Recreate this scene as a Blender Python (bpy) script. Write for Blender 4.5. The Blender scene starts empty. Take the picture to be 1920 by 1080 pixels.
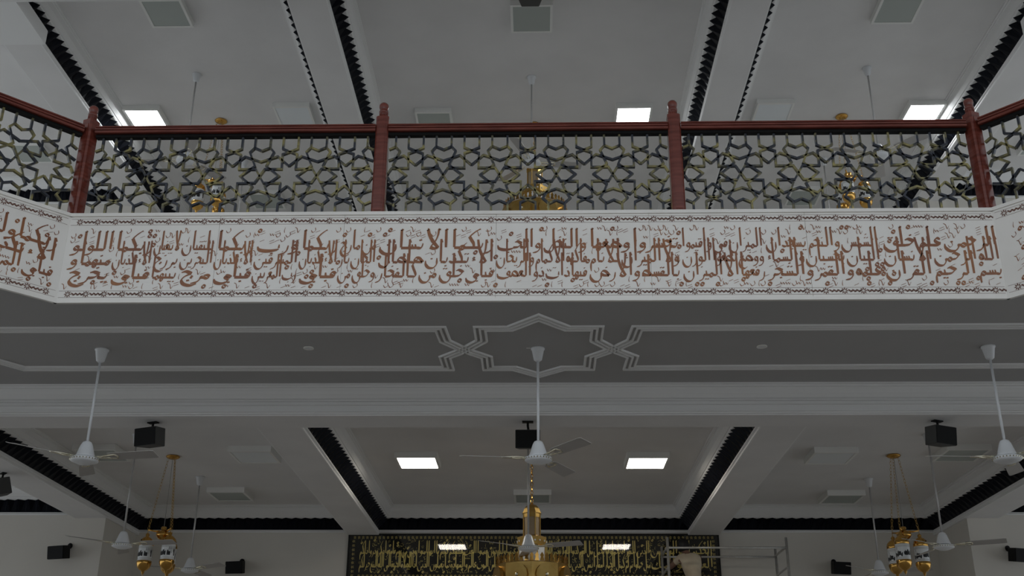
import bpy, math, random
from mathutils import Matrix, Vector
random.seed(7)
PI = math.pi
SC = bpy.context.scene
COL = SC.collection

# ---------------------------------------------------------------- camera, world, exposure
cam_d = bpy.data.cameras.new('camera'); cam = bpy.data.objects.new('camera', cam_d); COL.objects.link(cam)
def cam_setup(pitch=23.064, yaw=1.403, roll=.283, f=2073.0, pos=(.086, 0, 0)):
    p, y, r = map(math.radians, (pitch, yaw, roll))
    F = Vector((-math.sin(y)*math.cos(p), math.cos(y)*math.cos(p), math.sin(p)))
    rt = Vector((math.cos(y), math.sin(y), 0)); up = rt.cross(F)
    c, s = math.cos(r), math.sin(r)
    R = c*rt + s*up; U = -s*rt + c*up
    m = Matrix((( R.x, U.x, -F.x, pos[0]), (R.y, U.y, -F.y, pos[1]), (R.z, U.z, -F.z, pos[2]), (0, 0, 0, 1)))
    cam.matrix_world = m
    cam_d.sensor_width = 36; cam_d.lens = f*36/1920; cam_d.clip_end = 200
cam_setup()
SC.camera = cam
W = bpy.data.worlds.new('daylight'); SC.world = W; W.use_nodes = True
W.node_tree.nodes['Background'].inputs[0].default_value = (.86, .93, 1.0, 1)
W.node_tree.nodes['Background'].inputs[1].default_value = 1.0
SC.view_settings.view_transform = 'Standard'; SC.view_settings.look = 'None'
SC.view_settings.gamma = 1; SC.view_settings.use_curve_mapping = False
SC.view_settings.exposure = 0.16
PANEL_EMIT = 14.0

# ---------------------------------------------------------------- materials
def mat(name, col, rough=.6, metal=0, noise=None, spec=.5, emit=None, coat=0):
    m = bpy.data.materials.new(name); m.use_nodes = True
    nt = m.node_tree; b = nt.nodes['Principled BSDF']
    b.inputs['Base Color'].default_value = (*col, 1); b.inputs['Roughness'].default_value = rough
    b.inputs['Metallic'].default_value = metal; b.inputs['Specular IOR Level'].default_value = spec
    b.inputs['Coat Weight'].default_value = coat
    if emit: b.inputs['Emission Color'].default_value = (*emit[0], 1); b.inputs['Emission Strength'].default_value = emit[1]
    if noise:
        col2, scale, lo, hi = noise[:4]
        tc = nt.nodes.new('ShaderNodeTexCoord'); n = nt.nodes.new('ShaderNodeTexNoise'); r = nt.nodes.new('ShaderNodeValToRGB')
        mp = nt.nodes.new('ShaderNodeMapping')
        if len(noise) > 4: mp.inputs['Scale'].default_value = noise[4]
        n.inputs['Scale'].default_value = scale; n.inputs['Detail'].default_value = 5
        r.color_ramp.elements[0].position = lo; r.color_ramp.elements[1].position = hi
        r.color_ramp.elements[0].color = (*col, 1); r.color_ramp.elements[1].color = (*col2, 1)
        nt.links.new(tc.outputs['Object'], mp.inputs[0]); nt.links.new(mp.outputs[0], n.inputs['Vector'])
        nt.links.new(n.outputs['Fac'], r.inputs[0]); nt.links.new(r.outputs[0], b.inputs['Base Color'])
    return m
M = dict(
    plaster=mat('white_plaster', (.80, .79, .78), .85, noise=((.74, .73, .72), 1.3, .35, .75)),
    wall=mat('cream_wall', (.72, .69, .63), .8, noise=((.66, .63, .57), .9, .3, .8)),
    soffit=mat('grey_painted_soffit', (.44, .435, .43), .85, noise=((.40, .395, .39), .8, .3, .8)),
    trimw=mat('white_moulding', (.83, .83, .82), .5),
    black=mat('gloss_black', (.004, .005, .009), .34, spec=.10),
    marble=mat('white_marble', (.90, .875, .83), .32, noise=((.82, .79, .74), 2.2, .45, .8)),
    inlay=mat('brown_inlay', (.23, .075, .03), .35, noise=((.36, .14, .045), 3, .35, .7)),
    inlay2=mat('umber_inlay', (.16, .07, .045), .4),
    wood=mat('red_mahogany', (.20, .048, .033), .25, noise=((.115, .024, .016), 4, .35, .7, (1, 1, 8)), coat=.3),
    brass=mat('antique_brass_bar', (.045, .050, .062), .32, .6, noise=((.33, .29, .12), 9, .47, .66)),
    gold=mat('polished_gold', (.72, .43, .12), .16, 1, noise=((.60, .33, .08), 6, .3, .7)),
    goldd=mat('satin_gold', (.62, .42, .14), .32, 1, noise=((.45, .28, .08), 5, .3, .7)),
    thread=mat('gold_thread', (.95, .80, .26), .42, .3),
    cloth=mat('black_cloth', (.008, .008, .007), .8),
    fan=mat('fan_white', (.78, .80, .82), .3),
    rod=mat('grey_rod', (.50, .49, .48), .35, .2),
    blade=mat('fan_blade_grey', (.42, .40, .38), .4),
    chrome=mat('bright_beading', (.85, .80, .62), .12, 1),
    steel=mat('scaffold_steel', (.66, .65, .62), .36, .6, noise=((.50, .49, .46), 9, .3, .7)),
    spk=mat('speaker_black', (.006, .006, .006), .55, spec=.15),
    spkside=mat('speaker_grey', (.05, .05, .048), .6),
    frame=mat('panel_frame', (.86, .86, .83), .45),
    off=mat('diffuser_off', (.44, .48, .45), .3),
    offw=mat('diffuser_white', (.84, .88, .90), .3),
    lit=mat('diffuser_lit', (.9, .9, .9), .4, emit=((1.0, .93, .82), PANEL_EMIT)),
    litc=mat('diffuser_lit_cool', (.9, .9, .9), .4, emit=((.93, .97, 1.0), PANEL_EMIT)),
    amber=mat('amber_glass', (.42, .33, .22), .15, .2),
    milk=mat('milk_glass', (.80, .82, .82), .2),
    ink=mat('black_lettering', (.01, .01, .012), .5),
    carpet=mat('prayer_carpet', (.40, .37, .34), .95, noise=((.34, .31, .28), 5, .3, .7)),
    wire=mat('thin_cable', (.30, .29, .27), .5),
    skin=mat('skin', (.22, .12, .08), .55),
    hair=mat('black_hair', (.008, .007, .006), .6),
    shirt=mat('cream_shirt', (.66, .58, .44), .85, noise=((.50, .41, .29), 5, .35, .7)),
    trouser=mat('dark_trousers', (.06, .06, .07), .85),
)
def glass_mat():
    m = bpy.data.materials.new('frame_glass'); m.use_nodes = True; nt = m.node_tree
    for n in list(nt.nodes): nt.nodes.remove(n)
    o = nt.nodes.new('ShaderNodeOutputMaterial'); mx = nt.nodes.new('ShaderNodeMixShader')
    t = nt.nodes.new('ShaderNodeBsdfTransparent'); g = nt.nodes.new('ShaderNodeBsdfGlossy'); fr = nt.nodes.new('ShaderNodeFresnel')
    g.inputs['Roughness'].default_value = .03; fr.inputs['IOR'].default_value = 1.5
    nt.links.new(fr.outputs[0], mx.inputs[0]); nt.links.new(t.outputs[0], mx.inputs[1]); nt.links.new(g.outputs[0], mx.inputs[2])
    nt.links.new(mx.outputs[0], o.inputs[0]); return m
M['glass'] = glass_mat()

# ---------------------------------------------------------------- mesh helpers
class MB:
    def __init__(s): s.v = []; s.f = []
    def add(s, vs, fs):
        n = len(s.v); s.v += [tuple(p) for p in vs]; s.f += [tuple(n+i for i in f) for f in fs]; return s
    def box(s, x0, x1, y0, y1, z0, z1):
        return s.add([(x0,y0,z0),(x1,y0,z0),(x1,y1,z0),(x0,y1,z0),(x0,y0,z1),(x1,y0,z1),(x1,y1,z1),(x0,y1,z1)],
            [(0,3,2,1),(4,5,6,7),(0,1,5,4),(1,2,6,5),(2,3,7,6),(3,0,4,7)])
    def prism(s, poly, z0, z1):                      # poly counter-clockwise in plan
        n = len(poly)
        return s.add([(x,y,z0) for x,y in poly]+[(x,y,z1) for x,y in poly],
            [tuple(range(n-1,-1,-1)), tuple(range(n,2*n))]+[(i,(i+1)%n,n+(i+1)%n,n+i) for i in range(n)])
    def lathe(s, prof, n=24, c=(0,0,0), a0=0):       # prof: (r,z) from top to bottom or reverse
        vs = [(c[0]+r*math.cos(a0+2*PI*k/n), c[1]+r*math.sin(a0+2*PI*k/n), c[2]+z) for r,z in prof for k in range(n)]
        fs = [(i*n+k, i*n+(k+1)%n, (i+1)*n+(k+1)%n, (i+1)*n+k) for i in range(len(prof)-1) for k in range(n)]
        fs += [tuple(range(n)), tuple(range((len(prof)-1)*n, len(prof)*n))]
        return s.add(vs, fs)
    def tube(s, pts, r, n=8):
        pts = [Vector(p) for p in pts]; rings = []
        for i, p in enumerate(pts):
            d = (pts[min(i+1,len(pts)-1)]-pts[max(i-1,0)]).normalized()
            a = d.cross(Vector((0,0,1)) if abs(d.z) < .9 else Vector((1,0,0))).normalized(); b = d.cross(a)
            rr = r[i] if isinstance(r, (list,tuple)) else r
            rings.append([p+rr*(math.cos(2*PI*k/n)*a+math.sin(2*PI*k/n)*b) for k in range(n)])
        m = len(pts)
        return s.add([q for g in rings for q in g], [(i*n+k,i*n+(k+1)%n,(i+1)*n+(k+1)%n,(i+1)*n+k) for i in range(m-1) for k in range(n)]
            +[tuple(range(n)), tuple(range((m-1)*n,m*n))])
    def mesh(s, name, m, smooth=False):
        me = bpy.data.meshes.new(name); me.from_pydata(s.v, [], s.f); me.validate()
        import bmesh
        bm = bmesh.new(); bm.from_mesh(me); bmesh.ops.recalc_face_normals(bm, faces=bm.faces); bm.to_mesh(me); bm.free()
        if smooth:
            me.polygons.foreach_set('use_smooth', [True]*len(me.polygons))
        me.materials.append(M[m] if isinstance(m, str) else m); return me
    def build(s, name, m, parent=None, smooth=False, loc=(0,0,0), rz=0):
        return obj(name, s.mesh(name, m, smooth), parent, loc, rz)
def obj(name, me, parent=None, loc=(0,0,0), rz=0):
    o = bpy.data.objects.new(name, me); COL.objects.link(o); o.location = loc; o.rotation_euler = (0,0,rz)
    if parent: o.parent = parent
    return o
def smooth_angle(o, deg=40):
    me = o.data; me.polygons.foreach_set('use_smooth', [True]*len(me.polygons))
    try: me.set_sharp_from_angle(angle=math.radians(deg))
    except Exception: pass
    return o
def struct(o, label=None):
    o['kind'] = 'structure'
    if label: o['label'] = label
    return o
def tag(o, label, cat, group=None):
    o['label'] = label; o['category'] = cat
    if group: o['group'] = group
    return o
def empty(name, loc, label, cat, group=None, rz=0):
    o = bpy.data.objects.new(name, None); COL.objects.link(o); o.location = loc; o.rotation_euler = (0,0,rz); o.empty_display_size = .1
    return tag(o, label, cat, group)
def dup(o, parent=None, loc=None, rz=None):
    c = o.copy(); COL.objects.link(c); c.parent = parent
    if loc is not None: c.location = loc
    if rz is not None: c.rotation_euler = (0,0,rz)
    for ch in list(o.children): dup(ch, c)
    return c
# profile extrusions: prof is a list of (offset, z); along Y on a face x=xf going outward in direction sx
def ext_y(mb, prof, xf, sx, y0, y1):
    n = len(prof)
    return mb.add([(xf+sx*o, y, z) for y in (y0, y1) for o, z in prof], [(i,i+1,n+i+1,n+i) for i in range(n-1)]+[tuple(range(n)),tuple(range(n,2*n))])
def ext_x(mb, prof, yf, x0, x1):                     # outward = towards -Y
    n = len(prof)
    return mb.add([(x, yf-o, z) for x in (x0, x1) for o, z in prof], [(i,i+1,n+i+1,n+i) for i in range(n-1)]+[tuple(range(n)),tuple(range(n,2*n))])

# ---------------------------------------------------------------- the setting
FLOOR = -1.55; YW = 18.86; YB = 17.4; CZ = 3.95; BZ = 3.48; UC = 9.5; UB = 9.03; SOF = 3.70
struct(MB().box(-13,13,-12,19.2,FLOOR-.2,FLOOR).build('floor','carpet'))
lowback = [(-6.76,YW),(6.76,YW)]
struct(MB().box(-6.76,6.76,YW,YW+.3,FLOOR,UC+.3).build('wall_back','wall'))
struct(MB().box(-13,-6.76,YB,YW+.3,FLOOR,UC+.3).build('wall_back_left','wall'))
struct(MB().box(6.76,13,YB,YW+.3,FLOOR,UC+.3).build('wall_back_right','wall'))
for sx, nm in ((-1,'left'),(1,'right')):
    struct(MB().box(*sorted((sx*13,sx*13.3)),-12,19.2,FLOOR,-.3).build('wall_'+nm,'wall'))       # sill, window band, spandrel, window band, lintel
    struct(MB().box(*sorted((sx*13,sx*13.3)),-12,19.2,3.0,5.5).build('wall_'+nm+'_spandrel','wall'))
    for y in (-9,-4.5,0,4.5,9,13.5):
        struct(MB().box(*sorted((sx*13,sx*13.3)),y-.35,y+.35,-.3,3.0).build('wall_'+nm+'_pier','wall'))
    struct(MB().box(*sorted((sx*13,sx*13.3)),8.5,19.2,8.7,UC+.3).build('wall_'+nm+'_lintel','wall'))
struct(MB().box(-13,13,-12.3,-12,FLOOR,4.5).build('wall_rear','wall'))
# balcony slab with its octagonal void, and the storey floor behind it
VO = [(-13,-12),(-6.19,-12),(-6.19,7),(-4.19,9),(4.19,9),(6.19,7),(6.19,-12),(13,-12),(13,11.5),(-13,11.5)]
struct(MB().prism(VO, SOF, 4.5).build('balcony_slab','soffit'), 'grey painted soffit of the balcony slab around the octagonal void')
struct(MB().box(-13,13,11.5,YW,CZ,4.5).build('ceiling','plaster'))
struct(MB().box(-13,13,-1.0,YW+.3,UC,UC+.25).build('ceiling_upper','plaster'))
# cross beam under the slab with its stepped moulding
struct(MB().box(-13,13,11.42,11.875,3.38,CZ).build('cross_beam','plaster'))
pf = [(0,SOF),(.15,SOF),(.15,3.684),(.125,3.682),(.125,3.664),(.10,3.662),(.10,3.645),(.085,3.60),(.06,3.56),(.04,3.545),(.058,3.543),(.058,3.527),(.03,3.525),(.03,3.505),(.048,3.503),(.048,3.489),(.02,3.487),(.02,3.432),(.044,3.430),(.044,3.414),(.022,3.412),(.022,3.398),(0,3.396)]
struct(ext_x(MB(), pf, 11.42, -13, 13).build('trim_1','trimw'))
struct(MB().box(-13,13,11.0,11.5,8.93,UC).build('cross_beam_upper','plaster'))
# ceiling beams running in depth, each side with white edge strip, black zigzag band, white cornice
def zig_y(xf, sx, y0, y1, z0, z1, pitch=.165):
    mb = MB(); n = max(1, round((y1-y0)/pitch)); p = (y1-y0)/n
    for i in range(n):
        a, b, c = y0+i*p, y0+(i+.5)*p, y0+(i+1)*p
        vs = [(xf,a,z0),(xf,c,z0),(xf+sx*.085,a,z1),(xf+sx*.17,b,z1),(xf+sx*.085,c,z1),(xf,b,z0)]
        mb.add(vs, [(0,5,3,2),(5,1,4,3),(2,3,4)])
    return mb
def zig_x(yf, x0, x1, z0, z1, pitch=.165):
    mb = MB(); n = max(1, round((x1-x0)/pitch)); p = (x1-x0)/n
    for i in range(n):
        a, b, c = x0+i*p, x0+(i+.5)*p, x0+(i+1)*p
        vs = [(a,yf,z0),(c,yf,z0),(a,yf-.085,z1),(b,yf-.17,z1),(c,yf-.085,z1),(b,yf,z0)]
        mb.add(vs, [(0,5,3,2),(5,1,4,3),(2,3,4)])
    return mb
def edge_prof(zb): return [(0,zb),(.018,zb),(.022,zb+.02),(.014,zb+.03),(.03,zb+.045),(.03,zb+.06),(.012,zb+.07),(.012,zb+.09),(0,zb+.09)]
def corn_prof(zb, zc): return [(0,zb+.265),(.15,zb+.265),(.165,zb+.28),(.165,zb+.30),(.18,zb+.305),(.215,zb+.36),(.235,zb+.43),(.25,zb+.435),(.25,zb+.45),(.275,zb+.455),(.275,zc),(0,zc)]
def beam(x0, x1, zb, zc, y0, y1, sides, name):
    b = struct(MB().box(x0,x1,y0,y1,zb,zc).build(name,'plaster'))
    for sx in sides:
        xf = x1 if sx > 0 else x0
        ext_y(MB(), edge_prof(zb), xf, sx, y0, y1).build('edge_strip','trimw',b)
        zig_y(xf, sx, y0, y1, zb+.09, zb+.265).build('zigzag_band','black',b)
        ext_y(MB(), corn_prof(zb,zc), xf, sx, y0, y1).build('cornice','trimw',b)
    return b
for zb, zc, y0, nm in ((BZ,CZ,11.875,'ceiling_beam'),(UB,UC,9.0,'ceiling_beam_upper')):
    beam(-3.12,-2.63,zb,zc,y0,YW,(-1,1),nm); beam(2.63,3.12,zb,zc,y0,YW,(-1,1),nm)
    beam(-7.24,-6.74,zb,zc,y0,YW,(-1,1),nm); beam(6.74,7.24,zb,zc,y0,YW,(-1,1),nm)
    for x0, x1, yf in ((-6.74,-3.12,YW),(-2.63,2.63,YW),(3.12,6.74,YW),(-13,-7.24,YB),(7.24,13,YB)):
        t = struct(ext_x(MB(), [(0,zb+.045),(.03,zb+.045),(.035,zb+.06),(.02,zb+.09),(0,zb+.09)], yf, x0, x1).build('trim_2','trimw'))
        zig_x(yf, x0, x1, zb+.09, zb+.265).build('zigzag_band','black',t)
        ext_x(MB(), corn_prof(zb,zc), yf, x0, x1).build('cornice','trimw',t)
for sx in (-1,1):
    struct(MB().box(*sorted((sx*6.60,sx*7.34)),11.5,12.42,UB-.10,UB+.12).build('beam_capital','trimw'))

# soffit moulding pattern: triple ribs following the star-and-panel outline
def ribs(path, closed, name, parent, offs=(-.05,0,.05), w=.026, z=SOF, h=.017):
    P = [Vector(p) for p in path]; n = len(P)
    for o in offs:
        L = []
        for i in range(n):
            a = P[i-1] if (i or closed) else None; b = P[(i+1)%n] if (i < n-1 or closed) else None
            d1 = (P[i]-a).normalized() if a is not None else (b-P[i]).normalized()
            d2 = (b-P[i]).normalized() if b is not None else d1
            n1 = Vector((-d1.y,d1.x)); n2 = Vector((-d2.y,d2.x)); mt = (n1+n2).normalized()
            L.append((P[i], mt/max(.35, mt.dot(n1))))
        mb = MB(); m = len(L)
        vs = []
        for p, mt in L:
            for s, zz in ((o-w/2,z),(o-w/2+.005,z-h),(o+w/2-.005,z-h),(o+w/2,z)):
                q = p+mt*s; vs.append((q.x,q.y,zz))
        R = range(m if closed else m-1)
        mb.add(vs, [(4*i+k,4*i+k+1,4*((i+1)%m)+k+1,4*((i+1)%m)+k) for i in R for k in range(3)])
        mb.build(name,'trimw',parent)
sp = struct(MB().box(-.02,.02,10.18,10.20,SOF-.002,SOF).build('soffit_ornament','trimw'), 'raised triple-rib star and panel mouldings on the balcony soffit')
C0 = .10
star = [(-.27,9.64),(0,9.36),(.27,9.64),(.55,9.64),(.55,9.97),(.73,10.22),(.52,10.44),(.52,10.78),(.25,10.78),(0,11.0),(-.25,10.78),(-.52,10.78),(-.52,10.44),(-.73,10.22),(-.55,9.97),(-.55,9.64)]
ribs([(C0+x,y) for x,y in star], True, 'star_rib', sp)
for s in (-1,1):
    path = [(s*9.5,9.60),(s*.92,9.64),(s*.90,9.97),(s*.73,10.22),(s*.94,10.44),(s*.93,10.78),(s*5.32,10.74),(s*5.55,10.42),(s*9.5,10.42)]
    ribs([(C0+x,y) for x,y in path], False, 'panel_rib', sp)

# ---------------------------------------------------------------- pen strokes: connected Arabic letter shapes
def catmull(pts, n=5):
    if len(pts) < 3: 
        a, b = pts; return [tuple(a[k]+(b[k]-a[k])*t/n for k in range(3)) for t in range(n+1)]
    P = [pts[0]]+list(pts)+[pts[-1]]; out = []
    for i in range(1, len(P)-2):
        p0, p1, p2, p3 = P[i-1:i+3]
        for t in range(n):
            t /= n
            out.append(tuple(.5*(2*p1[k]+(p2[k]-p0[k])*t+(2*p0[k]-5*p1[k]+4*p2[k]-p3[k])*t*t+(3*p1[k]-p0[k]-3*p2[k]+p3[k])*t**3) for k in range(3)))
    out.append(tuple(P[-2])); return out
def S(*p): return [(q[0],q[1],q[2] if len(q) > 2 else 1.0) for q in p]
def circ(cx, cy, r, rx=None): return [(cx+(rx or r)*math.cos(a*PI/4), cy+r*math.sin(a*PI/4), .9) for a in range(9)]
V7 = lambda x, top=7.2: [S((x+.55,top-.9,.5),(x,top,.7)), S((x,top,1.0),(x+.02,3,1.15),(x,.2,1.0))]
BASE = lambda a: [S((0,0),(-a,0))]
NUNB = lambda x: [S((x,.2),(x-.2,-1.1),(x-1.3,-2.3),(x-3,-2.3),(x-4.1,-1),(x-4.2,.5,.5))]
BOAT = lambda x, L=6: [S((x,0),(x-.7,-.5),(x-L*.5,-.95,1.25),(x-L*.9,-.5),(x-L,.9,.5))]
BELLY = lambda x: [S((x,1.5,.9),(x-1.6,.4),(x-2.3,-1.1,1.1),(x-1.7,-2.6),(x,-3.2),(x+1.6,-2.5,.5))]
G = {}
def g(k, adv, *strokes): G[k] = (adv, [s for grp in strokes for s in (grp if isinstance(grp[0], list) else [grp])])
g('A0',1.7,V7(-.7)); g('A1',1.6,BASE(.9),V7(-.9))
g('l0',2.0,V7(-.6),S((-.6,.5),(-.9,0),(-2,0))); g('l1',2.0,BASE(2.0),V7(-1))
g('l2',4.6,BASE(.6),V7(-.6),S((-.6,.5),(-.9,-1),(-2,-2),(-3.6,-1.6),(-4.2,-.2,.5))); G['l3'] = G['l2']
g('b0',1.9,S((-.3,1.9,.5),(-.5,.8),(-.9,0),(-1.9,0))); g('b1',1.8,BASE(1.8),S((-.9,0),(-1,1.7,.6)))
g('b2',6.6,BASE(.5),BOAT(-.4)); g('b3',6.8,S((-.3,1.7,.5),(-.4,.3)),BOAT(-.4,6.2))
g('n2',4.7,BASE(.5),NUNB(-.4)); g('n3',4.8,S((-.4,1.6,.5),(-.4,.2)),NUNB(-.4))
g('y2',5.2,S((0,0),(-.6,.5),(-1.5,.7),(-1.8,0),(-1,-.8),(-1.3,-1.9),(-3,-2.5),(-4.6,-2),(-5.1,-.7,.5))); G['y3'] = G['y2']
g('r2',2.0,S((0,.0),(-.3,0),(-.5,-.9),(-1.3,-1.9),(-2.7,-2.4,.4))); g('r3',2.2,S((-.2,1.3,.6),(-.4,0),(-.7,-1),(-1.5,-1.9),(-2.8,-2.4,.4)))
g('w2',2.4,BASE(.4),circ(-1,.7,.7),S((-.3,.6),(-.5,-.8),(-1.5,-1.8),(-3,-2.2,.4))); G['w3'] = G['w2']
g('d2',2.6,BASE(.4),S((-.9,2.1,.6),(-.3,1),(-.5,.1),(-1.6,-.15),(-2.6,.3,.5))); G['d3'] = G['d2']
g('m0',2.2,circ(-.9,.3,.65),S((-1.3,0),(-2.2,0))); g('m1',2.2,BASE(.5),circ(-1,.0,.65),S((-1.5,0),(-2.2,0)))
g('m2',2.6,BASE(.5),circ(-1,.1,.65),S((-1.5,.1),(-2,-.6),(-2.2,-2.2),(-2.1,-4,.4))); G['m3'] = G['m2']
g('h0',2.6,circ(-1.2,.9,.95),S((-.3,.4),(-1.2,1.0),(-1.9,.3)),S((-1.6,0),(-2.6,0))); g('h1',2.2,BASE(2.2),circ(-1,.8,.65),circ(-1,-.7,.55))
g('h2',1.9,S((0,0),(-.4,1.3),(-1.2,1.9),(-1.6,.9),(-1.1,.1),(-.3,.1))); g('h3',2,circ(-.9,.7,.8))
g('H0',3.0,S((-3,2.1,.6),(-1.9,2.5),(-.6,1.9,1.1),(-.2,1.5)),S((-.4,1.6),(-1.6,.4),(-3,0))); g('H1',3.0,S((0,0),(-.6,.3),(-.4,1.5)),S((-2.9,2.1,.6),(-1.8,2.4),(-.4,1.6,1.1)),S((-.4,1.6),(-1.6,.3),(-3,0)))
g('H2',3.2,S((-2.9,2,.6),(-1.7,2.4),(-.3,1.5,1.1)),S((0,0),(-.5,.4)),BELLY(-.4)); G['H3'] = G['H2']
TEETH = [S((0,0,.8),(-1.2,.05),(-2.5,0))]+[S((-x,.1,.9),(-x-.12,1.5-.08*k,.55)) for k, x in enumerate((.35,1.2,2.05))]
g('s0',3.4,TEETH,S((-2.5,0),(-3.4,0))); g('s1',3.4,TEETH,S((-2.5,0),(-3.4,0))); g('s2',6.9,TEETH,NUNB(-2.5)); G['s3'] = G['s2']
SADL = S((0,0),(-.5,.7),(-1.5,1.7),(-2.7,1.7),(-3.1,.8),(-2.2,.1),(-.2,0))
g('S0',4.2,SADL,S((-3.2,1.2,.6),(-3.4,0),(-4.2,0))); G['S1'] = G['S0']; g('S2',7.4,SADL,S((-3,.2),(-3.2,1.1,.6)),NUNB(-3.2)); G['S3'] = G['S2']
g('T0',3.6,SADL,V7(-.9,6.6),S((-2.6,0),(-3.6,0))); 
for k in '123': G['T'+k] = G['T0']
g('E0',2.8,S((-.3,2.3,.5),(-1.1,2.8),(-1.9,2.1),(-1.4,1.1),(-.3,.6)),S((-.3,.6),(-1.3,0),(-2.8,0))); g('E1',2.2,S((0,0),(-.6,.4),(-1.7,1.7),(-.3,1.7),(-1.3,.3),(-2.2,0)))
g('E2',3.0,S((0,0),(-.6,.4),(-1.7,1.6),(-.3,1.6)),BELLY(-.4)); g('E3',3.0,S((-.3,2.5,.5),(-1.1,3),(-1.9,2.3),(-.6,1.5)),BELLY(-.5))
g('f0',2.0,circ(-.7,1.2,.65),S((-.1,1),(-.4,.2),(-.9,0),(-2,0))); g('f1',2.0,BASE(2),circ(-1,.9,.6))
g('f2',6.8,BASE(.5),circ(-.8,1.1,.65),S((-.2,.9),(-.4,0)),BOAT(-.4)); G['f3'] = G['f2']; g('q2',5,BASE(.5),circ(-.8,1.0,.65),NUNB(-.3)); G['q3'] = G['q2']
g('k0',3.0,S((1.0,6.2,.5),(-.6,5.2),(-2.0,4.0,1.1)),S((-2.0,4.0),(-1.0,2),(-.6,.7),(-1,0),(-3,0))); g('k1',3.0,BASE(3.0),S((1.0,6.2,.5),(-.6,5.2),(-2.0,4.0,1.1)),S((-2.0,4.0),(-1.0,2),(-.8,.2)))
g('k2',5.4,BASE(.5),V7(-.6,6.6),BOAT(-.6,4.6),S((-2.4,2.6,.5),(-1.8,2.1,.5),(-2.6,1.6,.5),(-2.0,1.2,.5))); G['k3'] = G['k2']
LA = [S((-3.7,7,1.0),(-3.1,4.4,1.1),(-1.0,.5,.9)), S((-1.0,.6),(-.9,0),(-2,-.25),(-2.9,.3)), S((-.1,6.1,.5),(-.6,7,.8)), S((-.6,7,1),(-1.0,4,1.1),(-2.8,.4))]
g('L3',4.2,LA); g('L2',4.2,BASE(1),LA); g("'3",1.6,S((-.2,1.5,.5),(-.8,1.8,.5),(-1,1.2,.5),(-.3,.9,.5)),S((0,.8,.5),(-1.3,.4,.5)))
# letter -> (shape family, dots: (count, above?))
LET = {'ا':('A',0),'أ':('A',0),'إ':('A',0),'آ':('A',0),'ب':('b',-1),'ت':('b',2),'ث':('b',3),'ن':('n',1),'ي':('y',-2),'ى':('y',0),'ئ':('y',0),
 'ج':('H',-1),'ح':('H',0),'خ':('H',1),'د':('d',0),'ذ':('d',1),'ر':('r',0),'ز':('r',1),'س':('s',0),'ش':('s',3),'ص':('S',0),'ض':('S',1),
 'ط':('T',0),'ظ':('T',1),'ع':('E',0),'غ':('E',1),'ف':('f',1),'ق':('q',2),'ك':('k',0),'ل':('l',0),'م':('m',0),'ه':('h',0),'ة':('h',2),'و':('w',0),'ؤ':('w',0),'ء':("'",0)}
NOJOIN = set('اأإآدذرزوؤءةىL')
def word_strokes(w):
    """skeleton strokes of one word, running from x=0 towards -x; returns strokes and width"""
    for a in 'اأإآ': w = w.replace('ل'+a, 'L')
    x = 0.; out = []; joined = False
    for i, ch in enumerate(w):
        nxt = i < len(w)-1 and w[i+1] != 'ء'
        if ch == 'L': fam, dots = 'L', 0
        else: fam, dots = LET[ch]
        canj = ch not in NOJOIN and fam != "'"
        j_out = canj and nxt
        form = ('1' if j_out else '2') if joined else ('0' if j_out else '3')
        key = fam+form
        if fam in 'ny' and form in '01': key = 'b'+form
        if fam == 'q' and form in '01': key = 'f'+form
        if fam in 'Adrw' : key = fam+{'1':'2','0':'3'}.get(form, form)
        if fam == 'A': key = 'A1' if joined else 'A0'
        if fam == "'": key = "'3"
        if fam == 'L': key = 'L2' if joined else 'L3'
        adv, st = G[key]
        for s in st: out.append([(p[0]+x, p[1], p[2]) for p in s])
        if dots:
            n = abs(dots); cx = x-min(adv*.5, 2.4 if fam in 'nbfq' and form in '23' else 1.1)
            yb = (3.0 if fam not in 'n' or form in '01' else 1.2) if dots > 0 else (-1.7 if form in '01' else -2.1)
            if fam == 'f' or fam == 'q': yb = 2.9
            if fam == 'H': yb = 3.6 if dots > 0 else -1.3
            for k in range(n):
                dx = (k-(n-1)/2)*.95 if n < 3 else (-.55,.55,0)[k]; dy = 0 if n < 3 or k < 2 else .9
                out.append([(cx+dx-.38,yb+dy,.75),(cx+dx+.38,yb+dy+.25,.75)])
        x -= adv; joined = j_out
        if not j_out: x -= .35
    return out, -x
MARKS = [[S((0,0,.32),(-1.1,-.5,.32))],[S((0,.3,.3),(-.5,-.5,.45),(-.8,.6,.3),(-1.3,.9,.25))],[S((0,.8,.3),(.1,0,.45),(-.6,-.5,.4),(-1,.1,.25))],
 [S((0,0,.32),(-1.2,-.5,.32)),S((.1,-.55,.32),(-1.1,-1.05,.32))],[circ(0,0,.38)],[S((0,.4,.3),(-.3,-.1,.35),(-.6,.4,.3),(-.9,-.1,.35),(-1.2,.5,.3))],[S((0,.9,.3),(-.2,0,.4),(-.1,-.6,.2))]]
def nib(dx, dy, phi=math.radians(52)):
    l = math.hypot(dx, dy) or 1
    return max(.42, 1.28*abs(dx/l*math.sin(phi)-dy/l*math.cos(phi)))
_lift = 0
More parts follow.
